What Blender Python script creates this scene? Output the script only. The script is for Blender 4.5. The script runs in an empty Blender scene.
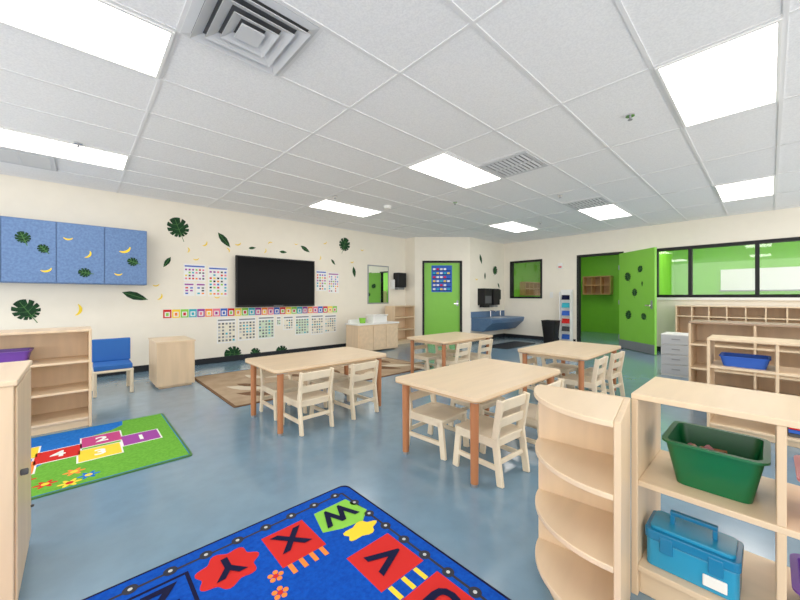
import bpy, bmesh, math, random
from mathutils import Matrix, Vector
random.seed(4)
C=bpy.context.scene.collection

def lin(c):
    return tuple(((v/255)/12.92 if v/255<=0.04045 else ((v/255+0.055)/1.055)**2.4) for v in c)
MATS={}
def mat(name,rgb,rough=0.5,metal=0.0,var=0.0,scale=(6,6,6),emit=0,bump=0,rgb2=None,detail=4,spec=0.5,nscale=1.0,coat=0):
    if name in MATS: return MATS[name]
    m=bpy.data.materials.new(name); m.use_nodes=True
    nt=m.node_tree; b=nt.nodes['Principled BSDF']
    c=lin(rgb)
    b.inputs['Base Color'].default_value=(*c,1)
    b.inputs['Roughness'].default_value=rough
    b.inputs['Metallic'].default_value=metal
    b.inputs['Specular IOR Level'].default_value=spec
    if coat:
        b.inputs['Coat Weight'].default_value=coat; b.inputs['Coat Roughness'].default_value=.12
    tc=nt.nodes.new('ShaderNodeTexCoord'); mp=nt.nodes.new('ShaderNodeMapping'); mp.inputs['Scale'].default_value=scale
    nt.links.new(tc.outputs['Object'],mp.inputs['Vector'])
    nz=nt.nodes.new('ShaderNodeTexNoise'); nz.inputs['Scale'].default_value=nscale; nz.inputs['Detail'].default_value=detail
    nt.links.new(mp.outputs['Vector'],nz.inputs['Vector'])
    cr=nt.nodes.new('ShaderNodeValToRGB')
    v=max(var,0.01)
    lo=lin(rgb2) if rgb2 else tuple(x*(1-v) for x in c); hi=tuple(min(1,x*(1+v*0.6)) for x in c)
    cr.color_ramp.elements[0].position=0.35; cr.color_ramp.elements[1].position=0.65
    cr.color_ramp.elements[0].color=(*lo,1); cr.color_ramp.elements[1].color=(*hi,1)
    nt.links.new(nz.outputs['Fac'],cr.inputs['Fac']); nt.links.new(cr.outputs['Color'],b.inputs['Base Color'])
    if bump:
        bp=nt.nodes.new('ShaderNodeBump'); bp.inputs['Strength'].default_value=bump; bp.inputs['Distance'].default_value=0.01
        nt.links.new(nz.outputs['Fac'],bp.inputs['Height']); nt.links.new(bp.outputs['Normal'],b.inputs['Normal'])
    MATS[name]=m
    return m

WALL=mat('wall_paint',(239,232,216),0.7,var=0.015)
FLOOR=mat('vinyl_floor',(110,141,162),0.22,var=0.07,scale=(7,7,7),detail=8,coat=.5)
TILE=mat('ceiling_tile',(241,241,241),0.9,rgb2=(230,230,231),scale=(90,90,90),detail=3,bump=0.12)
GRID=mat('ceiling_grid_white',(226,226,226),0.5)
MAPLE=mat('maple_vertical',(224,196,160),0.42,var=0.07,scale=(14,14,1.6))
MAPLEH=mat('maple_horizontal',(226,199,164),0.38,var=0.07,scale=(14,1.6,14))
MAPLEX=mat('maple_table_top',(227,201,166),0.35,var=0.05,scale=(1.6,14,14))
EDGE=mat('maple_edge',(196,156,112),0.5,var=0.08,scale=(3,3,60))
CHAIRW=mat('chair_birch',(234,217,188),0.42,var=0.07,scale=(8,8,8))
LEGW=mat('table_leg_brown',(180,114,70),0.45,var=0.08,scale=(14,14,2))
BLACK=mat('black_frame',(20,20,22),0.5,spec=.25)
BASEB=mat('baseboard_black',(30,33,38),0.6,spec=.25)
SCREEN=mat('tv_screen',(7,7,9),0.2,spec=.06)
WHITE=mat('white_plastic',(235,235,232),0.4)
PAPER=mat('paper',(240,240,238),0.8)
GREY=mat('grey_metal',(150,152,155),0.35,metal=0.6)
GREYP=mat('grey_plastic',(190,192,194),0.5)
DGREY=mat('dark_grey',(70,72,75),0.6)
CHROME=mat('chrome',(220,220,222),0.12,metal=1)
GREEN=mat('green_wall_paint',(114,194,38),0.55,var=0.03)
GDOOR=mat('green_door_paint',(122,194,58),0.4,var=0.02)
BLUECAB=mat('blue_laminate',(92,128,178),0.45,rgb2=(78,112,162),scale=(40,40,40))
BLUESINK=mat('blue_counter',(84,116,152),0.4,rgb2=(72,102,140),scale=(40,40,40))
LEAFD=mat('leaf_dark_green',(26,66,34),0.7,rgb2=(18,48,28),scale=(20,20,20),spec=.2)
LEAFM=mat('leaf_mid_green',(58,112,48),0.7)
YEL=mat('yellow_print',(245,210,36),0.7)
RED=mat('red_print',(204,40,36),0.9,spec=.15)
ORANGE=mat('orange_print',(242,130,40),0.8)
PURP=mat('purple_print',(150,50,150),0.8)
TEAL=mat('teal_print',(40,170,190),0.8)
PINK=mat('pink_print',(230,110,140),0.7)
MAG=mat('magenta_print',(190,50,120),0.8)
LIME=mat('lime_print',(130,200,60),0.85)
BLUEP=mat('blue_print',(40,90,190),0.8)
NAVY=mat('navy_print',(14,17,50),0.9,spec=.15)
WHITEP=mat('white_print',(240,240,235),0.8)
RUGBLUE=mat('rug_royal_blue',(14,76,180),0.95,rgb2=(11,64,162),scale=(60,60,60),bump=0.3,spec=0.1)
RUGSKY=mat('rug_sky_blue',(36,116,205),0.95,rgb2=(28,102,190),scale=(60,60,60),bump=0.3,spec=0.1)
RUGGREEN=mat('rug_green',(108,176,60),0.95,rgb2=(94,160,50),scale=(60,60,60),bump=0.3,spec=0.1)
RUGBEIGE=mat('rug_beige',(184,160,132),0.95,rgb2=(166,142,114),scale=(5,5,5),bump=0.2,spec=0.1)
RUGBROWN=mat('rug_brown',(122,92,68),0.95,rgb2=(106,78,56),scale=(30,30,30),spec=0.1)
RUGCREAM=mat('rug_cream',(214,200,176),0.95,spec=0.1)
GBIN=mat('green_bin_plastic',(4,100,54),0.35)
TBLUE=mat('blue_box_plastic',(34,146,190),0.25)
TBLUE2=mat('blue_box_lid',(22,120,168),0.25)
PBIN=mat('purple_bin_plastic',(104,58,160),0.4)
KBIN=mat('pink_bin_plastic',(214,140,150),0.45)
SEATB=mat('blue_cushion',(30,98,180),0.7)
BROWNT=mat('brown_top',(164,136,112),0.45,var=0.05,scale=(14,1.6,14))
MIRROR=mat('mirror_glass',(235,240,238),0.02,metal=1)
def emis(name,rgb,s):
    m=bpy.data.materials.new(name); m.use_nodes=True; nt=m.node_tree; b=nt.nodes['Principled BSDF']
    b.inputs['Base Color'].default_value=(0.8,0.8,0.8,1)
    b.inputs['Emission Color'].default_value=(*lin(rgb),1); b.inputs['Emission Strength'].default_value=s
    return m
LAMP=emis('light_diffuser',(255,250,244),6.0)
gl=bpy.data.materials.new('window_glass'); gl.use_nodes=True
nt=gl.node_tree; nt.nodes.clear()
o=nt.nodes.new('ShaderNodeOutputMaterial'); mx=nt.nodes.new('ShaderNodeMixShader'); tr=nt.nodes.new('ShaderNodeBsdfTransparent'); gs=nt.nodes.new('ShaderNodeBsdfGlossy')
gs.inputs['Roughness'].default_value=0.02; mx.inputs[0].default_value=0.05
nt.links.new(tr.outputs[0],mx.inputs[1]); nt.links.new(gs.outputs[0],mx.inputs[2]); nt.links.new(mx.outputs[0],o.inputs[0])
GLASS=gl

class B:
    def __init__(s,name,M=None):
        s.name=name; s.v=[]; s.f=[]; s.m=[]; s.mats=[]; s.M=M
    def mi(s,m):
        if m not in s.mats: s.mats.append(m)
        return s.mats.index(m)
    def add(s,vs,fs,m):
        k=len(s.v)
        for p in vs:
            p=Vector(p)
            s.v.append(s.M@p if s.M else p)
        i=s.mi(m)
        for f in fs: s.f.append([k+a for a in f]); s.m.append(i)
    def box(s,x0,x1,y0,y1,z0,z1,m):
        x0,x1=min(x0,x1),max(x0,x1);y0,y1=min(y0,y1),max(y0,y1);z0,z1=min(z0,z1),max(z0,z1)
        s.add([(x0,y0,z0),(x1,y0,z0),(x1,y1,z0),(x0,y1,z0),(x0,y0,z1),(x1,y0,z1),(x1,y1,z1),(x0,y1,z1)],
              [(0,3,2,1),(4,5,6,7),(0,1,5,4),(1,2,6,5),(2,3,7,6),(3,0,4,7)],m)
        return s
    def prism(s,poly,h0,h1,m,axis='z'):
        n=len(poly)
        def P(a,b,h):
            return (a,b,h) if axis=='z' else ((a,h,b) if axis=='y' else (h,a,b))
        vs=[P(a,b,h0) for a,b in poly]+[P(a,b,h1) for a,b in poly]
        fs=[tuple(range(n))[::-1],tuple(range(n,2*n))]+[(i,(i+1)%n,n+(i+1)%n,n+i) for i in range(n)]
        s.add(vs,fs,m); return s
    def cyl(s,p0,p1,r0,m,r1=None,seg=16):
        r1=r0 if r1 is None else r1
        p0=Vector(p0);p1=Vector(p1);d=(p1-p0).normalized()
        a=d.orthogonal().normalized(); b=d.cross(a)
        vs=[];
        for p,r in((p0,r0),(p1,r1)):
            for i in range(seg):
                t=2*math.pi*i/seg; vs.append(p+a*math.cos(t)*r+b*math.sin(t)*r)
        fs=[tuple(range(seg))[::-1],tuple(range(seg,2*seg))]+[(i,(i+1)%seg,seg+(i+1)%seg,seg+i) for i in range(seg)]
        s.add(vs,fs,m); return s
    def beam(s,p0,p1,w,t,m,side=(1,0,0)):
        p0=Vector(p0);p1=Vector(p1);d=(p1-p0).normalized(); a=Vector(side); a=(a-d*a.dot(d)).normalized(); b=d.cross(a)
        vs=[]
        for p in(p0,p1):
            for sa,sb in((-1,-1),(1,-1),(1,1),(-1,1)): vs.append(p+a*sa*w/2+b*sb*t/2)
        s.add(vs,[(3,2,1,0),(4,5,6,7),(0,1,5,4),(1,2,6,5),(2,3,7,6),(3,0,4,7)],m); return s
    def text(s,txt,cx,cy,z,size,rot,m,off=0.0,h=0.002):
        cu=bpy.data.curves.new('t','FONT'); cu.body=txt; cu.size=size; cu.offset=off; cu.extrude=h/2; cu.resolution_u=3
        ob=bpy.data.objects.new('t',cu); C.objects.link(ob)
        bpy.context.view_layer.update()
        me=bpy.data.meshes.new_from_object(ob.evaluated_get(bpy.context.evaluated_depsgraph_get()))
        xs=[v.co.x for v in me.vertices]; ys=[v.co.y for v in me.vertices]
        mx_,my_=(min(xs)+max(xs))/2,(min(ys)+max(ys))/2
        R=Matrix.Translation((cx,cy,z))@Matrix.Rotation(rot,4,'Z')
        s.add([R@Vector((v.co.x-mx_,v.co.y-my_,v.co.z)) for v in me.vertices],[tuple(p.vertices) for p in me.polygons],m)
        bpy.data.objects.remove(ob); bpy.data.meshes.remove(me); return s
    def done(s,loc=(0,0,0),rot=0,bevel=0,parent=None,smooth=False):
        me=bpy.data.meshes.new(s.name); me.from_pydata([tuple(v) for v in s.v],[],s.f)
        for m in s.mats: me.materials.append(m)
        for p,i in zip(me.polygons,s.m): p.material_index=i
        bm=bmesh.new(); bm.from_mesh(me); bmesh.ops.recalc_face_normals(bm,faces=bm.faces); bm.to_mesh(me); bm.free()
        if smooth:
            for p in me.polygons: p.use_smooth=True
            try: me.set_sharp_from_angle(angle=math.radians(40))
            except Exception: pass
        ob=bpy.data.objects.new(s.name,me); C.objects.link(ob); ob.location=loc; ob.rotation_euler=(0,0,rot)
        if bevel:
            md=ob.modifiers.new('bevel','BEVEL'); md.width=bevel; md.segments=2; md.limit_method='ANGLE'; md.angle_limit=math.radians(50)
        if parent: ob.parent=parent
        return ob

def rrect(x0,x1,y0,y1,r,n=5):
    pts=[]
    for cx,cy,a0 in((x1-r,y1-r,0),(x0+r,y1-r,90),(x0+r,y0+r,180),(x1-r,y0+r,270)):
        for i in range(n+1):
            a=math.radians(a0+90*i/n); pts.append((cx+r*math.cos(a),cy+r*math.sin(a)))
    return pts
def circ(cx,cy,r,n=20): return [(cx+r*math.cos(2*math.pi*i/n),cy+r*math.sin(2*math.pi*i/n)) for i in range(n)]

H=2.74; DY=6.7; DX=9.2; X0=-2.4; Y0=-2.4
# ---------- shell ----------
B('floor').box(X0-.12,14,Y0-.12,DY+1.6,-.1,0,FLOOR).done()
B('ceiling').box(X0-.12,14,Y0-.12,DY+1.6,H,H+.1,TILE).done()
g=B('ceiling_grid_trim')
xs=[.43+1.22*k for k in range(-2,8)]; ys=[-.06+.61*k for k in range(-3,12)]
for x in xs:
    if x<DX: g.box(x-.012,x+.012,Y0,DY,H-.006,H+.002,GRID)
for y in ys: g.box(X0,DX,y-.012,y+.012,H-.0065,H+.002,GRID)
for (x,y) in((1.04,1.77),(3.48,1.77),(5.92,1.77)): g.box(x-.012,x+.012,y,y+.61,H-.006,H+.002,GRID)
g.done()
JX=6.45; JY=6.35; VX,VY=7.51,5.36
B('wall_left').box(X0,JX,DY,DY+.12,0,H,WALL).done()
B('wall_jog').box(JX,JX+.1,JY,DY+.12,0,H,WALL).done()
RT=Vector((VX-JX,VY-JY,0)); WL=RT.length; RT.normalize(); NM=Vector((RT.y,-RT.x,0))
if NM.dot(Vector((-1,-1,0)))<0: NM=-NM
def frame(o,u,n):
    u=Vector(u);n=Vector(n);v=Vector((0,0,1))
    M=Matrix(((u.x,v.x,n.x,o[0]),(u.y,v.y,n.y,o[1]),(u.z,v.z,n.z,o[2]),(0,0,0,1))); return M
M45=frame((JX,JY,0),RT,NM)
MTV=frame((0,DY,0),(1,0,0),(0,-1,0))
MWIN=frame((DX,0,0),(0,-1,0),(-1,0,0))
MSIDE=frame((0,VY,0),(1,0,0),(0,-1,0))
d0,d1=.22,1.22; dz=2.1
b=B('wall_angled',M45); b.box(0,d0,0,H,-.12,0,WALL).box(d1,WL,0,H,-.12,0,WALL).box(d0,d1,dz,H,-.12,0,WALL).done()
B('wall_side').box(VX,DX+.12,VY,VY+.12,0,H,WALL).done()
w=B('wall_right')
def seg(y0,y1,z0,z1): w.box(DX,DX+.12,y0,y1,z0,z1,WALL)
SW=(4.21,5.16,1.13,2.2); DR=(2.33,3.29); WN=(-2.2,1.72,1.16,2.22)
seg(SW[1],VY,0,H); seg(SW[0],SW[1],0,SW[2]); seg(SW[0],SW[1],SW[3],H); seg(DR[1],SW[0],0,H); seg(DR[0],DR[1],2.2,H)
seg(WN[1],DR[0],0,H); seg(WN[0],WN[1],0,WN[2]); seg(WN[0],WN[1],WN[3],H); seg(Y0,WN[0],0,H)
w.done()
B('wall_green_back').box(12.6,12.7,Y0,VY+1,0,H,GREEN).done()
B('wall_green_side').box(DX+.12,12.6,VY+.02,VY+.12,0,H,GREEN).done()
B('wall_green_partition').box(10.5,12.6,1.9,2.0,0,H,GREEN).done()
B('baseboard_left').box(X0,JX,DY-.012,DY,0,.1,BASEB).done()
B('baseboard_angled',M45).box(0,d0-.04,0,.1,0,.012,BASEB).box(d1+.04,WL,0,.1,0,.012,BASEB).done()
B('baseboard_side').box(VX,DX,VY-.012,VY,0,.1,BASEB).done()
b=B('baseboard_right'); b.box(DX-.012,DX,DR[1]+.06,VY,0,.1,BASEB).box(DX-.012,DX,Y0,DR[0]-.06,0,.1,BASEB).done()
def frm(name,M,x0,x1,z0,z1,t,bottom=True,mull=(),glass=True,m=BLACK):
    b=B(name,M); a=-.13; c=.02
    b.box(x0,x0+t,z0,z1,a,c,m).box(x1-t,x1,z0,z1,a,c,m).box(x0+t,x1-t,z1-t,z1,a,c,m)
    if bottom: b.box(x0+t,x1-t,z0,z0+t,a,c,m)
    for q in mull: b.box(q-t/2,q+t/2,z0+t,z1-t,a,c,m)
    if glass:
        e=[x0+t]+[k for q in mull for k in(q-t/2,q+t/2)]+[x1-t]
        for i in range(0,len(e),2): b.box(e[i],e[i+1],z0+t,z1-t,-.06,-.055,GLASS)
    return b.done()
frm('window_1',MWIN,-SW[1],-SW[0],SW[2],SW[3],.05)
frm('window_2',MWIN,-WN[1],-WN[0],WN[2],WN[3],.06,mull=(-1.12,-.16,.8))
frm('trim_door_frame',MWIN,-DR[1]-.03,-DR[0]+.03,0,2.22,.05,bottom=False,glass=False)
B('trim_window_sill',MWIN).box(-WN[1]-.02,-WN[0],WN[2]-.05,WN[2]-.001,0,.05,WHITE).done()
frm('trim_angled_door_frame',M45,d0-.02,d1+.02,0,dz+.02,.05,bottom=False,glass=False)
b=B('door_1',M45)
b.box(d0+.035,d1-.035,.01,dz-.035,-.08,-.035,GDOOR)
b.box(d1-.12,d1-.07,.93,1.08,-.035,-.028,GREY).cyl((d1-.095,1.0,-.03),(d1-.095,1.0,.03),.012,CHROME).box(d1-.2,d1-.085,.985,1.01,.015,.035,CHROME)
b.done()
cols=[RED,YEL,LIME,TEAL,PURP,ORANGE,PINK,BLUEP]
b=B('blue_wall_chart',M45); b.box(.44,.98,1.30,2.0,-.034,-.03,BLUEP)
for r in range(6):
    b.box(.47,.95,1.33+r*.105,1.345+r*.105,-.03,-.0295,NAVY)
    for c in range(5):
        if r%2==0 or c<4: b.box(.48+c*.094,.545+c*.094,1.355+r*.105,1.40+r*.105,-.03,-.0285,[WHITEP,WHITEP,TEAL,RED,YEL,WHITEP][(r*5+c*2)%6])
b.done()

def monstera(r,n=72):
    pts=[]
    for i in range(n):
        t=2*math.pi*i/n
        rr=r*(0.82+0.22*math.cos(t-math.pi))
        if abs(math.sin(t))>.3 and i%6==0: rr*=.62
        if i==0: rr*=.35
        if i in(1,n-1): rr*=.8
        pts.append((rr*math.sin(t)*.92,-rr*math.cos(t)))
    return pts
def longleaf(r):
    return [(.0,-r),(.22*r,-.55*r),(.36*r,0),(.28*r,.5*r),(0,r),(-.28*r,.5*r),(-.36*r,0),(-.22*r,-.55*r)]
def banana(r):
    pts=[]
    for i in range(7): a=math.radians(200+140*i/6); pts.append((r*math.cos(a),r*math.sin(a)+r*.5))
    for i in range(7): a=math.radians(340-140*i/6); pts.append((r*.85*math.cos(a),r*.45*math.sin(a)+r*.36))
    return pts
def leaf(b,x,z,r,ang=0,kind='m',base=0.001):
    poly={'m':monstera(r),'l':longleaf(r),'b':banana(r)}[kind]
    a=math.radians(ang); T=lambda px,py:(x+px*math.cos(a)-py*math.sin(a),z+px*math.sin(a)+py*math.cos(a))
    b.prism([T(*p) for p in poly],base,base+.003,{'m':LEAFD,'l':LEAFD,'b':YEL}[kind])
    if kind!='b':
        b.prism([T(*p) for p in((-.005,-r),(.005,-r),(.003,r*.9),(-.003,r*.9))],base+.003,base+.004,LEAFM)
        if kind=='m':
            for s in(-1,1):
                for q in(-.4,0,.4): b.prism([T(*p) for p in((0,q*r),(0,q*r+.008),(s*r*.6,(q+.3)*r))],base+.003,base+.0038,LEAFM)
hx,hy=DX-.05,2.38; fx,fy=8.46,1.58
ln=math.hypot(fx-hx,fy-hy); u=Vector(((fx-hx)/ln,(fy-hy)/ln,0)); n=Vector((-u.y,u.x,0))
if n.dot(Vector((-1,0,0)))<0: n=-n
MD=frame((hx,hy,0),u,n)
b=B('door_2',MD); b.box(.0,ln,.01,2.17,-.045,0,GDOOR)
b.box(ln-.1,ln-.05,.93,1.1,0,.006,GREY).cyl((ln-.075,1.0,0),(ln-.075,1.0,.05),.012,CHROME).box(ln-.19,ln-.06,.985,1.01,.04,.055,CHROME)
b.box(.0,ln,.01,.2,0,.003,GREY)
for z in(.25,1.05,1.85): b.cyl((0,z-.05,.004),(0,z+.05,.004),.01,GREY,seg=8)
for x,z,r,a in((.3,1.6,.12,30),(.65,1.75,.09,-40),(.5,1.25,.1,0),(.78,.75,.09,50),(.3,.75,.12,-20),(.72,1.45,.06,0)): leaf(b,x,z,r,a,'m' if r>.06 else 'l',0)
b.done()
def tvpos(px,py,Y=DY):
    u=(px-400)/345; rx,ry=.682+.731*u,.731-.682*u; t=Y/ry; return rx*t,1.17-(py-297)*t/345
b=B('leaf_wall_decals',MTV)
for px,py,r,a,k in((179,230,.20,20,'m'),(224,240,.16,40,'l'),(252,248,.07,100,'l'),(167,262,.10,-30,'l'),(135,296,.17,70,'l'),(305,249,.12,60,'l'),(344,246,.19,-20,'m'),
    (296,244,.04,0,'b'),(205,244,.06,50,'b'),(270,243,.05,200,'b'),(325,243,.05,30,'b'),(160,297,.06,60,'b'),(217,297,.05,0,'b'),(228,250,.05,120,'b'),(352,262,.05,10,'b'),(188,250,.05,90,'b'),(354,272,.13,10,'l'),(283,252,.08,90,'l'),(235,354,.18,80,'m'),(283,352,.15,60,'m'),(28,312,.17,30,'m'),(78,310,.09,80,'b'),(362,250,.05,0,'b'),(196,259,.05,10,'b'),(333,262,.08,40,'l'),(256,354,.12,30,'m'),(238,244,.06,20,'b'),(320,258,.05,80,'b'),(156,285,.05,10,'b'),(265,251,.05,70,'b')):
    x,z=tvpos(px,py); leaf(b,x,z,r,a,k)
b.done()
b=B('leaf_wall_decals_side',MSIDE)
for x,z,r,a,k in((8.0,2.2,.14,20,'l'),(8.7,1.9,.15,-20,'m'),(8.2,1.75,.10,0,'l'),(7.8,1.65,.06,0,'b'),(8.9,1.5,.09,30,'l')): leaf(b,x,z,r,a,k)
b.done()
# ---------- ceiling fixtures ----------
def light(x,y):
    b=B('ceiling_light'); z=H-.004
    b.box(x+.012,x+1.208,y+.012,y+.03,z-.012,H,WHITE).box(x+.012,x+1.208,y+.58,y+.598,z-.012,H,WHITE).box(x+.012,x+.03,y+.03,y+.58,z-.012,H,WHITE).box(x+1.19,x+1.208,y+.03,y+.58,z-.012,H,WHITE)
    b.box(x+.03,x+1.19,y+.03,y+.58,z-.004,H-.001,LAMP); b.done()
RY=lambda k:-.06+.61*k
for x,k in((-.79,4),(-.79,8),(2.87,0),(2.87,4),(2.87,8),(6.53,0),(6.53,3),(6.53,6),(-.79,0),(2.87,-3),(6.53,-3)): light(x,RY(k))  # last three panels are out of view, added as fill light
for x,y in((10.2,.2),(10.2,3.2),(10.6,-2.),(10.3,1.1)): light(x,y)
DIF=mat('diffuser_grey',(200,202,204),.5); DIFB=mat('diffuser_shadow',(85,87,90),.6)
b=B('square_air_diffuser'); cx,cy=.735,2.08
b.box(cx-.29,cx+.29,cy-.29,cy+.29,H-.004,H-.001,DIFB)
def sring(a,b_,z0,z1,m):
    vs=[(cx+sx*a,cy+sy*a,z0) for sx,sy in((-1,-1),(1,-1),(1,1),(-1,1))]+[(cx+sx*b_,cy+sy*b_,z1) for sx,sy in((-1,-1),(1,-1),(1,1),(-1,1))]
    vs+=[(x,y,z-.004) for x,y,z in vs]
    fs=[(i,(i+1)%4,4+(i+1)%4,4+i) for i in range(4)]+[(8+i,8+(i+1)%4,12+(i+1)%4,12+i) for i in range(4)]
    fs+=[(i,(i+1)%4,8+(i+1)%4,8+i) for i in range(4)]+[(4+i,4+(i+1)%4,12+(i+1)%4,12+i) for i in range(4)]
    b.add(vs,fs,m)
sring(.295,.25,H-.004,H-.012,DIF)
for a in(.255,.19,.125): sring(a,a-.055,H-.04,H-.012,DIF)
b.box(cx-.065,cx+.065,cy-.065,cy+.065,H-.045,H-.035,DIF); b.done()
for x,y in((3.48,1.77),(5.92,1.77),(-.79,5.43)):
    b=B('ceiling_air_vent'); b.box(x+.02,x+.59,y+.02,y+.59,H-.005,H-.001,DIFB)
    b.box(x+.015,x+.595,y+.015,y+.06,H-.016,H-.005,DIF).box(x+.015,x+.595,y+.55,y+.595,H-.016,H-.005,DIF).box(x+.015,x+.06,y+.06,y+.55,H-.016,H-.005,DIF).box(x+.55,x+.595,y+.06,y+.55,H-.016,H-.005,DIF)
    b.box(x+.295,x+.315,y+.06,y+.55,H-.018,H-.005,DIF)
    for i in range(9): b.beam((x+.06,y+.09+i*.052,H-.012),(x+.55,y+.09+i*.052,H-.012),.005,.024,DIF,side=(0,1,.9))
    b.done()
for px,py in((630,115),(78,143),(335,196),(455,202),(560,195),(540,222)):
    u=(px-400)/345; t=345*1.57/(297-py); x=(.682+.731*u)*t; y=(.731-.682*u)*t
    b=B('sprinkler_head'); b.cyl((x,y,H-.012),(x,y,H),.035,CHROME).cyl((x,y,H-.04),(x,y,H-.012),.008,GREY).cyl((x,y,H-.045),(x,y,H-.04),.018,GREY).done()
b=B('smoke_detector'); b.cyl((3.9,4.5,H-.05),(3.9,4.5,H),.05,WHITE,r1=.07).done()

# ---------- TV wall ----------
b=B('flat_screen_television',MTV); b.box(2.09,3.67,.98,1.93,.06,.11,BLACK).box(2.115,3.645,1.02,1.905,.11,.112,SCREEN).box(2.5,3.2,1.2,1.7,0.001,.06,DGREY).box(2.78,2.98,1.0,1.006,.11,.113,GREY).done(bevel=.004)
b=B('blue_wall_cabinet')
xs_=[-1.65,-1.17,-.69,-.21,.27,.755]
b.box(xs_[0],xs_[-1],6.39,DY-.001,1.35,2.16,BLUECAB)
for i in range(5):
    b.box(xs_[i]+.004,xs_[i+1]-.004,6.37,6.39,1.36,2.15,BLUECAB)
b.done(bevel=.003)
MC=frame((0,6.37,0),(1,0,0),(0,-1,0))
b=B('leaf_cabinet_decals',MC)
for x,z,r,a,k in((-.32,1.78,.07,40,'m'),(-.5,1.9,.09,20,'m'),(.1,1.75,.06,60,'b'),(.08,1.5,.08,80,'m'),(-.3,1.52,.06,20,'b'),(.5,1.85,.08,30,'b'),(.6,1.68,.08,70,'m'),(.42,1.5,.05,0,'b'),(-.1,1.95,.05,0,'b')): leaf(b,x,z,r,a,k,.001)
b.done()
b=B('alphabet_border_strip',MTV)
b.box(1.0,4.3,.82,.97,0.001,.004,WHITEP)
k=0; x=1.0
while x<4.25:
    b.box(x+.003,x+.119,.825,.965,.004,.0045,cols[k%8]); b.box(x+.025,x+.097,.845,.925,.0045,.005,WHITEP); b.box(x+.04,x+.08,.86,.91,.005,.0055,cols[(k*3+2)%8]); x+=.122;k+=1
b.done()
PM=[mat('poster_light_blue',(170,205,225),.8),mat('poster_light_green',(205,222,195),.8),mat('poster_cream',(236,230,210),.8)]
LG=mat('poster_ink_grey',(120,124,130),.8)
def sheet(b,x0,x1,z0,z1,kind=0):
    b.box(x0,x1,z0,z1,0.001,.004,PAPER)
    b.box(x0+.015,x1-.015,z1-.05,z1-.025,.004,.0045,LG if kind==1 else random.choice([BLUEP,RED,PURP]))
    nx=max(2,int((x1-x0)/.055)); nz=max(3,int((z1-z0)/.065)); dx=(x1-x0-.02)/nx; dz_=(z1-z0-.09)/nz
    if kind==1: b.box(x0+.015,x1-.015,z0+.02,z1-.08,.004,.0045,random.choice(PM))
    for i in range(nx):
        for j in range(nz):
            if random.random()<.12: continue
            mm=random.choice([LG,GREYP,LG,DGREY,LG,TEAL]) if kind==1 else random.choice(cols+[DGREY,NAVY])
            b.box(x0+.01+(i+.2)*dx,x0+.01+(i+.8)*dx,z0+.02+(j+.2)*dz_,z0+.02+(j+.75)*dz_,.0045,.005,mm)
b=B('classroom_poster_set',MTV)
for x0,x1,z0,z1 in((1.29,1.62,1.44,1.73),(1.29,1.45,1.19,1.42),(1.47,1.62,1.19,1.42),(1.66,1.98,1.18,1.71)): sheet(b,x0,x1,z0,z1)
sheet(b,3.76,4.02,1.30,1.75); sheet(b,4.06,4.34,1.26,1.72)
b.done()
b=B('classroom_chart_set',MTV)
for x0,x1,z0,z1 in((1.80,2.12,.34,.79),(2.16,2.48,.36,.79),(2.52,2.84,.36,.80),(2.88,2.98,.6,.79),(3.02,3.24,.50,.79),(3.28,3.6,.38,.79),(3.64,3.94,.36,.79),(3.97,4.27,.38,.78)): sheet(b,x0,x1,z0,z1,1)
b.done()
b=B('wall_mirror',MTV); b.box(5.16,5.84,1.0,1.96,0.001,.012,GREY).box(5.19,5.81,1.03,1.93,.012,.015,MIRROR).done()
b=B('paper_towel_dispenser',MTV); b.box(6.0,6.3,1.42,1.8,0.001,.2,BLACK).box(6.03,6.27,1.36,1.42,.02,.16,GREY).done(bevel=.02)
b=B('soap_dispenser',MTV); b.box(5.9,5.98,1.38,1.62,0.001,.1,WHITE).done(bevel=.01)
b=B('sink_soap_dispenser',MSIDE); b.box(8.75,8.87,1.1,1.38,0.001,.1,BLACK).box(8.78,8.84,1.05,1.1,.02,.08,GREY).done(bevel=.01)
b=B('grey_hand_towel_dispenser',MSIDE); b.box(7.85,8.2,.95,1.4,0.001,.22,BLACK).box(7.88,8.17,1.0,1.2,.22,.224,DGREY).box(7.9,8.15,.89,.95,.03,.18,BLACK).done(bevel=.02)
b=B('black_hand_towel_dispenser',MSIDE); b.box(8.3,8.62,.95,1.4,0.001,.22,BLACK).box(8.35,8.57,.89,.95,.03,.18,GREY).done(bevel=.02)

# ---------- furniture ----------
def table(cx,cy):
    b=B('activity_table'); L,W=.61,.375
    b.prism(rrect(-L,L,-W,W,.05),.545,.568,MAPLEX); b.prism(rrect(-L+.001,L-.001,-W+.001,W-.001,.05),.537,.545,EDGE)
    for sx in(-1,1):
        for sy in(-1,1):
            x,y=sx*(L-.07),sy*(W-.07)
            b.cyl((x,y,.02),(x,y,.537),.024,LEGW,r1=.028,seg=20).cyl((x,y,0),(x,y,.02),.02,GREY,seg=16)
            b.box(x-.045,x+.045,y-.045,y+.045,.527,.537,GREY)
    b.box(-L+.1,L-.1,-W+.09,-W+.11,.495,.537,MAPLEX).box(-L+.1,L-.1,W-.11,W-.09,.495,.537,MAPLEX)
    b.box(-L+.09,-L+.11,-W+.11,W-.11,.495,.537,MAPLEX).box(L-.11,L-.09,-W+.11,W-.11,.495,.537,MAPLEX)
    b.done((cx,cy,0),smooth=True)
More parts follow.
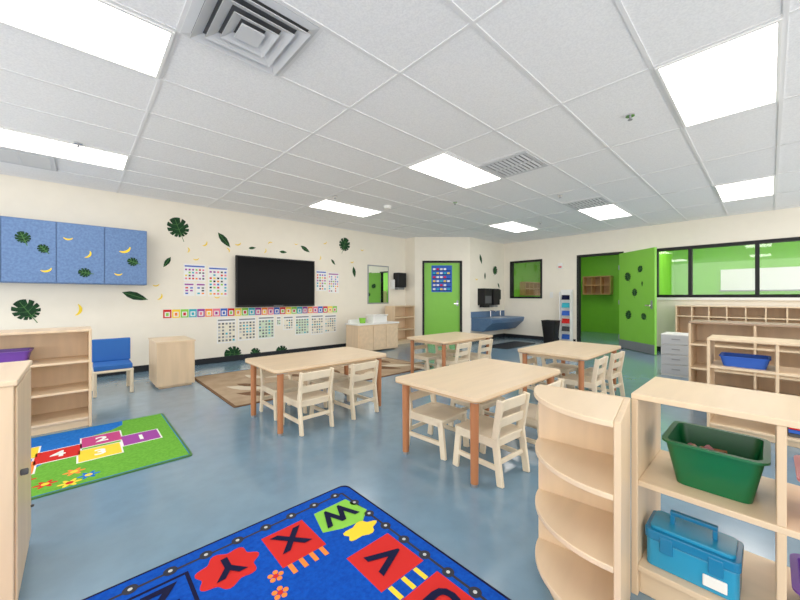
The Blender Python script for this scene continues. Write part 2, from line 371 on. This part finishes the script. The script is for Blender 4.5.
def chair(cx,cy,rot):
    b=B('wooden_child_chair'); m=CHAIRW
    for s in(-1,1):
        x=s*.15
        b.beam((x,-.19,0),(x,-.15,.29),.022,.045,m); b.beam((x,-.15,.28),(x,-.19,.53),.022,.045,m)
        b.beam((x,.17,0),(x,.14,.265),.022,.045,m)
        b.box(x-.011,x+.011,-.14,.14,.225,.265,m); b.box(x-.011,x+.011,-.165,.145,.09,.12,m)
    b.prism(rrect(-.165,.165,-.165,.175,.02),.265,.284,m)
    b.box(-.14,.14,.125,.14,.225,.265,m).box(-.14,.14,-.155,-.14,.225,.265,m).box(-.14,.14,-.172,-.157,.12,.15,m)
    for z0,z1 in((.35,.41),(.455,.525)):
        y0=-.15-.04*(z0-.28)/.25; y1=-.15-.04*(z1-.28)/.25
        b.beam((0,y0,z0),(0,y1,z1),.28,.014,m,side=(1,0,0))
    b.done((cx,cy,0),rot,bevel=.004)
R=math.radians
def tset(cx,cy):
    table(cx,cy)
    for dx in(-.27,.27):
        chair(cx+dx,cy-.24+random.uniform(-.02,.02),R(random.uniform(-4,4)))
        chair(cx+dx,cy+.24+random.uniform(-.02,.02),R(180+random.uniform(-4,4)))
tset(2.33,1.55); tset(1.79,3.13); tset(4.2,3.35); tset(4.3,1.62)

def shelf(name,L,D,Hh,shelves,divs=(),back=True,loc=(0,0,0),rot=0,base=.07,top=MAPLEH,t=.02,divr=None,backm=None):
    b=B(name)
    b.box(0,t,0,D,0,Hh-t,MAPLE).box(L-t,L,0,D,0,Hh-t,MAPLE).box(0,L,0,D,Hh-t,Hh,top)
    b.box(t,L-t,.0,D,base,base+t,MAPLEX).box(t,L-t,.03,.045,0,base,MAPLEX)
    if back: b.box(t,L-t,D-.012,D,base+t,Hh-t,backm or MAPLE)
    for z in shelves: b.box(t,L-t,.004,D-.012,z,z+t,MAPLEX)
    for d in divs:
        z0,z1=(base+t,Hh-t) if divr is None else divr
        zs=[z0]+[q for z in shelves if z0<z<z1 for q in(z,z+t)]+[z1]
        for i in range(0,len(zs),2): b.box(d-t/2,d+t/2,.006,D-.013,zs[i],zs[i+1],MAPLE)
    return b.done(loc,rot,bevel=.003)
F=R(-90)
shelf('open_maple_shelf',1.22,.42,.79,(.43,),(.40,),back=False,loc=(1.6,.375,0),rot=F,base=.10,t=.022)
b=B('curved_corner_shelf'); r=.325
def quarter(rr):
    return [(0,0)]+[( -rr*math.cos(math.radians(a)), rr*math.sin(math.radians(a))) for a in range(0,91,6)]
for z in(.07,.29,.52,.755): b.prism(quarter(r-.0 if z<.7 else r+.005),z,z+.02,MAPLEX)
b.box(-r,0,-.02,0,0,.775,MAPLE).box(-.0,.018,-.02,r,0,.775,MAPLE)
b.prism(quarter(r-.04),0,.07,MAPLE)
b.done((1.565,.39,0),R(9),bevel=.003,smooth=False)
shelf('maple_book_shelf',1.3,.40,.81,(.30,.55),(.42,),back=False,loc=(4.05,.38,0),rot=F,base=.05)
shelf('maple_storage_shelf',2.2,.5,.88,(.32,.6),(.55,1.1,1.65),back=True,loc=(5.3,.66,0),rot=F,top=BROWNT)
shelf('cubby_locker_unit',3.0,.37,1.0,(.40,.78),tuple(.25*i for i in range(1,12)),back=True,loc=(DX-.4,1.3,0),rot=F)
b=B('white_drawer_cabinet'); b.box(0,.36,.02,.42,0,.62,WHITE)
for i in range(4): b.box(.01,.35,0,.02,.03+i*.147,.165+i*.147,GREYP).box(.13,.23,-.012,0,.1+i*.147,.115+i*.147,GREY)
b.done((6.4,1.12,0),F,bevel=.004)
shelf('maple_toy_shelf',1.5,.40,.88,(.32,.58),(.75,1.07),back=True,loc=(-1.41,4.2,0),rot=0,divr=(.09,.58))
b=B('maple_cabinet'); b.box(-.66,-.17,1.86,2.39,.0,.85,MAPLE).box(-.67,-.16,1.85,2.40,.85,.87,MAPLEH)
b.box(-.17,-.162,1.88,2.37,.06,.84,MAPLE).cyl((-.162,1.95,.5),(-.14,1.95,.5),.012,DGREY).cyl((-.162,2.34,.2),(-.15,2.34,.2),.006,DGREY); b.done(bevel=.004)
b=B('maple_play_cabinet'); b.box(.72,1.14,5.25,5.9,.03,.58,MAPLE).box(.71,1.15,5.24,5.91,.58,.60,MAPLEX).box(.75,1.11,5.28,5.87,0,.03,MAPLE)
b.done(bevel=.004)
b=B('blue_cushioned_bench')
for x in(.14,.48):
    for y in(5.35,5.75): b.box(x-.018,x+.018,y-.018,y+.018,0,.30,CHAIRW)
    b.box(x-.018,x+.018,5.73,5.77,.3,.62,CHAIRW)
b.box(.12,.50,5.33,5.77,.27,.30,CHAIRW).box(.13,.49,5.34,5.72,.30,.36,SEATB).box(.12,.50,5.70,5.76,.36,.64,SEATB).done(bevel=.01)
b=B('play_sink_cabinet'); b.box(4.2,5.3,5.75,6.2,.03,.58,MAPLE).box(4.18,5.32,5.73,6.22,.58,.61,WHITE)
for i in range(3): b.box(4.22+i*.36,4.56+i*.36,5.735,5.75,.06,.55,MAPLEH)
b.box(4.25,5.25,6.12,6.2,.61,.68,WHITE); b.done(bevel=.004)
b=B('white_storage_tub'); b.prism(rrect(4.65,5.05,5.82,6.06,.04),.612,.76,WHITE).prism(rrect(4.63,5.07,5.80,6.08,.04),.76,.78,WHITE).done()
b=B('green_toy_bucket'); b.cyl((4.45,5.95,.612),(4.45,5.95,.72),.06,LIME,r1=.075).done()
shelf('maple_corner_shelf',.7,.35,.95,(.35,.65),(),back=True,loc=(5.6,6.2,0),rot=0)
b=B('blue_wall_sink_counter')
b.prism([(VY-.001,.28),(VY-.001,.62),(4.75,.62),(4.72,.60),(4.75,.50),(5.0,.28)],7.56,DX-.001,BLUESINK,axis='x')
b.box(7.54,DX-.001,VY-.02,VY-.001,.62,.78,BLUESINK)
b.cyl((8.3,5.25,.62),(8.3,5.25,.8),.015,CHROME).cyl((8.3,5.25,.8),(8.3,5.08,.78),.013,CHROME).cyl((8.8,5.25,.62),(8.8,5.25,.8),.015,CHROME)
b.prism(rrect(8.1,8.55,4.85,5.2,.08),.618,.624,GREYP).done(bevel=.004)
b=B('black_trash_bin')
def taper(b,x0,x1,y0,y1,z0,z1,fl,m,t=.006,rim=.012):
    o0=rrect(x0+fl,x1-fl,y0+fl,y1-fl,.03); o1=rrect(x0,x1,y0,y1,.03); i1=rrect(x0+t,x1-t,y0+t,y1-t,.028); i0=rrect(x0+fl+t,x1-fl-t,y0+fl+t,y1-fl-t,.028)
    R1=rrect(x0-rim,x1+rim,y0-rim,y1+rim,.04)
    n=len(o0)
    vs=[(x,y,z0) for x,y in o0]+[(x,y,z1-.008) for x,y in o1]+[(x,y,z1-.008) for x,y in R1]+[(x,y,z1) for x,y in R1]+[(x,y,z1) for x,y in i1]+[(x,y,z0+t) for x,y in i0]
    fs=[tuple(range(n))[::-1],tuple(range(5*n,6*n))]
    for k in range(5): fs+=[(k*n+i,k*n+(i+1)%n,(k+1)*n+(i+1)%n,(k+1)*n+i) for i in range(n)]
    b.add(vs,fs,m)
taper(b,8.55,8.9,3.6,3.95,0,.58,.05,BLACK); b.done(smooth=True)
b=B('magazine_display_rack'); b.box(8.98,9.17,3.4,3.68,0,.05,WHITE).box(9.1,9.17,3.4,3.68,.05,1.36,WHITE).box(9.0,9.1,3.4,3.42,.05,1.3,WHITE).box(9.0,9.1,3.66,3.68,.05,1.3,WHITE)
for i in range(6):
    b.beam((9.05,3.54,.1+i*.2),(9.09,3.54,.22+i*.2),.20,.006,[BLUEP,DGREY,RED,BLUEP,TEAL,NAVY][i],side=(0,1,0)); b.box(9.0,9.1,3.42,3.66,.08+i*.2,.09+i*.2,WHITE)
b.done()
b=B('light_switch_plate',MWIN); b.box(-4.0,-3.92,1.15,1.3,0.001,.008,WHITE).done()
b=B('fire_alarm_strobe',MWIN); b.box(-3.78,-3.66,1.9,2.05,0.001,.05,WHITE).box(-3.76,-3.68,1.93,1.97,.05,.055,RED).done(bevel=.005)
CUB=mat('rack_wood',(206,160,104),.5,var=.05)
def rack(b,x0,x1,y0,y1,z0,z1,nx,nz,ax):
    b.box(x0,x1,y0,y1,z0,z0+.025,CUB).box(x0,x1,y0,y1,z1-.025,z1,CUB)
    for i in range(1,nz): z=z0+(z1-z0)*i/nz; b.box(x0,x1,y0,y1,z-.01,z+.01,CUB)
    if ax=='y':
        for i in range(nx+1): y=y0+(y1-y0)*i/nx; b.box(x0,x1,y-.012,y+.012,z0,z1,CUB)
        b.box(x1-.012,x1,y0,y1,z0,z1,EDGE)
    else:
        for i in range(nx+1): x=x0+(x1-x0)*i/nx; b.box(x-.012,x+.012,y0,y1,z0,z1,CUB)
        b.box(x0,x1,y1-.012,y1,z0,z1,EDGE)
b=B('wall_cubby_rack'); rack(b,12.3,12.59,3.45,4.25,1.25,1.85,3,2,'y'); b.done()
b=B('wall_cubby_rack'); rack(b,10.2,11.3,5.2,5.475,1.22,1.65,4,2,'x'); b.done()
b=B('white_wall_board'); b.box(12.57,12.6,-.9,.9,1.35,1.9,WHITE).box(12.56,12.6,-.93,.93,1.32,1.35,GREY).done()
shelf('maple_cubby_shelf',1.2,.3,1.5,(.5,1.0),(.4,.8),back=True,loc=(12.28,-1.2,0),rot=F)

# ---------- rugs ----------
def fl(b,poly,m,lv=1): b.prism(poly,.0095,.0100+.0006*lv,m)
def rect(x0,x1,y0,y1): return [(x0,y0),(x1,y0),(x1,y1),(x0,y1)]
b=B('alphabet_train_rug'); RX0,RX1,RY0,RY1=-1.5,1.215,.0,1.80
b.prism(rrect(RX0,RX1,RY0,RY1,.05),0,.009,NAVY); b.prism(rrect(RX0+.012,RX1-.012,RY0+.012,RY1-.012,.05),.009,.0100,RUGBLUE)
TRK=mat('track_grey',(30,34,48),.9)
o=.075
for q in((RX0+o,RX1-o,RY1-o-.006,RY1-o+.006),(RX0+o,RX1-o,RY0+o-.006,RY0+o+.006),(RX1-o-.006,RX1-o+.006,RY0+o,RY1-o),(RX0+o-.006,RX0+o+.006,RY0+o,RY1-o)): fl(b,rect(*q),TRK,1)
x=RX1-.12
while x>RX0+.1:
    fl(b,circ(x,RY1-o+.005,.026),TRK,2); fl(b,circ(x,RY1-o+.005,.008),GREYP,3); x-=.135
y=RY1-.2
while y>RY0+.1:
    fl(b,circ(RX1-o,y,.026),TRK,2); fl(b,circ(RX1-o,y,.008),GREYP,3); y-=.135
def L(t,x,y,rot,m=NAVY,s=.2): b.text(t,x,y,.0142,s,rot,m,off=.006,h=.0012)
P=math.pi
fl(b,[(.92,1.66),(1.12,1.66),(1.15,1.50),(1.08,1.44),(.97,1.46),(.88,1.5)],LIME,2)
fl(b,[(1.03+.085*(1+.18*math.cos(5*a))*math.cos(a),1.39+.05*(1+.18*math.cos(5*a))*math.sin(a)) for a in[2*P*i/30 for i in range(30)]],YEL,3); L('W',1.01,1.57,P,s=.17)
fl(b,rect(.64,.85,1.42,1.66),RED,2)
for i in range(4): fl(b,rect(.66+i*.05,.68+i*.05,1.36,1.419),ORANGE,3)
L('X',.745,1.56,P,s=.18)
fl(b,[(.47+.115*(1+.12*math.cos(7*a))*math.cos(a),1.58+.105*(1+.12*math.cos(7*a))*math.sin(a)) for a in[2*P*i/56 for i in range(56)]],RED,2)
L('Y',.47,1.585,P,s=.16)
fl(b,rect(.12,.34,1.48,1.68),NAVY,2); fl(b,rect(.135,.325,1.495,1.665),RUGBLUE,3); L('Z',.23,1.58,P,s=.17)
for fx_,fy_ in((.60,1.40),(.58,1.31)):
    for i in range(5): fl(b,circ(fx_+.022*math.cos(i*1.257),fy_+.022*math.sin(i*1.257),.011,10),ORANGE,2)
    fl(b,circ(fx_,fy_,.011,10),RED,3)
fl(b,rect(.87,1.11,1.04,1.28),RED,2); L('V',1.0,1.16,P/2)
fl(b,rect(.87,1.11,.72,.96),RED,2); L('U',1.0,.84,P/2)
fl(b,rect(.87,1.11,.40,.64),ORANGE,2); L('T',1.0,.52,P/2)
for i in range(3): fl(b,rect(.90+i*.07,.92+i*.07,.965,1.035),YEL,3)
fl(b,circ(.1,.7,.3,30),LIME,2); fl(b,circ(-.9,.7,.25,30),YEL,2)
for i in range(5): fl(b,rect(-.2-i*.27,.02-i*.27,1.44,1.66),cols[i],2)
b.done()
b=B('hopscotch_rug'); b.prism(rrect(-1.3,.62,2.9,4.15,.03),0,.009,LEAFM)
b.prism(rrect(-1.285,.605,2.915,4.135,.03),.009,.01,RUGSKY)
gp=[(.60,2.92),(.60,4.13)]+[(.30-.55*i/10+.05*math.sin(i*1.3),4.13-.8*i/10-.05*math.sin(i*.9)) for i in range(11)]+[(-.45+.04*math.sin(i*1.5)-.02*i,3.3-.03*i) for i in range(5)]+[(-.35,2.92)]
fl(b,gp,RUGGREEN,1)
hop=[(.38,3.55,PURP,'1'),(.14,3.72,MAG,'2'),(.12,3.42,YEL,'3'),(-.11,3.58,RED,'4'),(-.34,3.74,YEL,'5'),(-.34,3.42,ORANGE,'6'),(-.57,3.58,MAG,'7'),(-.81,3.72,ORANGE,'8'),(-.81,3.42,TEAL,'9')]
for x,y,m,s in hop:
    fl(b,rect(x-.13,x+.13,y-.13,y+.13),WHITEP,2); fl(b,rect(x-.12,x+.12,y-.12,y+.12),m,3); b.text(s,x,y,.0133,.16,0,WHITEP,off=.004,h=.0014)
for x,y,m in((-.15,3.06,RED),(.05,3.03,RUGSKY),(-.04,2.98,YEL),(-.3,3.1,BLUEP),(-.25,3.2,RED),(-.02,3.15,ORANGE)):
    fl(b,[(x+.055*(.75+.3*math.cos(6*a))*math.cos(a),y+.055*(.75+.3*math.cos(6*a))*math.sin(a)) for a in[2*P*i/48 for i in range(48)]],m,2)
    fl(b,circ(x,y,.02,10),YEL if m!=YEL else RED,3)
b.done()
b=B('beige_leaf_rug'); b.prism(rrect(1.2,4.35,3.85,5.7,.03),0,.009,RUGBROWN); b.prism(rrect(1.23,4.32,3.88,5.67,.03),.009,.01,RUGBEIGE)
for i in range(30):
    x=random.uniform(1.45,4.1); y=random.uniform(4.1,5.45); a=random.uniform(0,6.28); rr=random.uniform(.12,.3); c,s=math.cos(a),math.sin(a)
    fl(b,[(x+px*c-py*s,y+px*s+py*c) for px,py in longleaf(rr)],random.choice([RUGBROWN,RUGCREAM,RUGCREAM]),1+i*.12)
b.done()
B('grey_floor_mat').prism(rrect(7.0,8.4,4.0,4.6,.04),0,.01,BASEB).done()

# ---------- bins ----------
b=B('green_storage_bin'); taper(b,1.66,1.94,.01,.28,.453,.62,.03,GBIN)
for i in range(8):
    x=1.72+.02*i; y=random.uniform(.08,.20)
    b.beam((x,y-.03,.50+random.uniform(0,.06)),(x+.03,y+.05,.52+random.uniform(0,.07)),.025,.02,random.choice([KBIN,LEGW,BROWNT]))
b.done(smooth=True)
b=B('blue_craft_case')
b.prism(rrect(1.64,1.80,.07,.335,.02),.123,.225,TBLUE).prism(rrect(1.635,1.805,.065,.34,.02),.228,.262,TBLUE2).prism(rrect(1.65,1.79,.08,.325,.02),.262,.275,TBLUE)
b.box(1.632,1.64,.11,.15,.19,.25,TBLUE2).box(1.632,1.64,.25,.29,.19,.25,TBLUE2).box(1.634,1.64,.10,.165,.14,.18,WHITEP)
b.box(1.71,1.73,.13,.145,.275,.31,TBLUE2).box(1.71,1.73,.255,.27,.275,.31,TBLUE2).box(1.71,1.73,.13,.27,.31,.325,TBLUE2)
b.done(bevel=.003)
b=B('pink_storage_bin'); taper(b,1.64,1.9,-.36,-.07,.453,.60,.02,KBIN); b.done(smooth=True)
b=B('purple_handled_basket'); taper(b,1.66,1.9,-.30,-.06,.123,.24,.02,PBIN); b.done(smooth=True)
b=B('purple_storage_bin'); taper(b,-.56,-.30,4.24,4.5,.602,.72,.02,PBIN); b.done(smooth=True)
b=B('blue_storage_tray'); taper(b,4.1,4.38,-.0,.3,.571,.66,.02,BLUEP,rim=.008)
b.box(4.14,4.3,.05,.25,.58,.63,PINK); b.done(smooth=True)
b=B('picture_book_stack')
for i,m in enumerate((DGREY,BLUEP,RED,DGREY)): b.box(4.1,4.38,-.5+i*.02,-.1,.071+i*.03,.097+i*.03,m)
b.done()

# ---------- camera ----------
cam=bpy.data.cameras.new('camera'); co=bpy.data.objects.new('camera',cam); C.objects.link(co)
cam.sensor_width=36; cam.lens=345/800*36; cam.shift_y=-3/800; cam.clip_start=.05
co.location=(0,0,1.17); co.rotation_euler=(R(90),0,R(47-90))
bpy.context.scene.camera=co
wd=bpy.data.worlds.new('world'); bpy.context.scene.world=wd; wd.use_nodes=True
wd.node_tree.nodes['Background'].inputs[0].default_value=(1,.975,.94,1); wd.node_tree.nodes['Background'].inputs[1].default_value=2.2
vs=bpy.context.scene.view_settings; vs.view_transform='Standard'; vs.look='None'; vs.exposure=0.25; vs.gamma=1.1
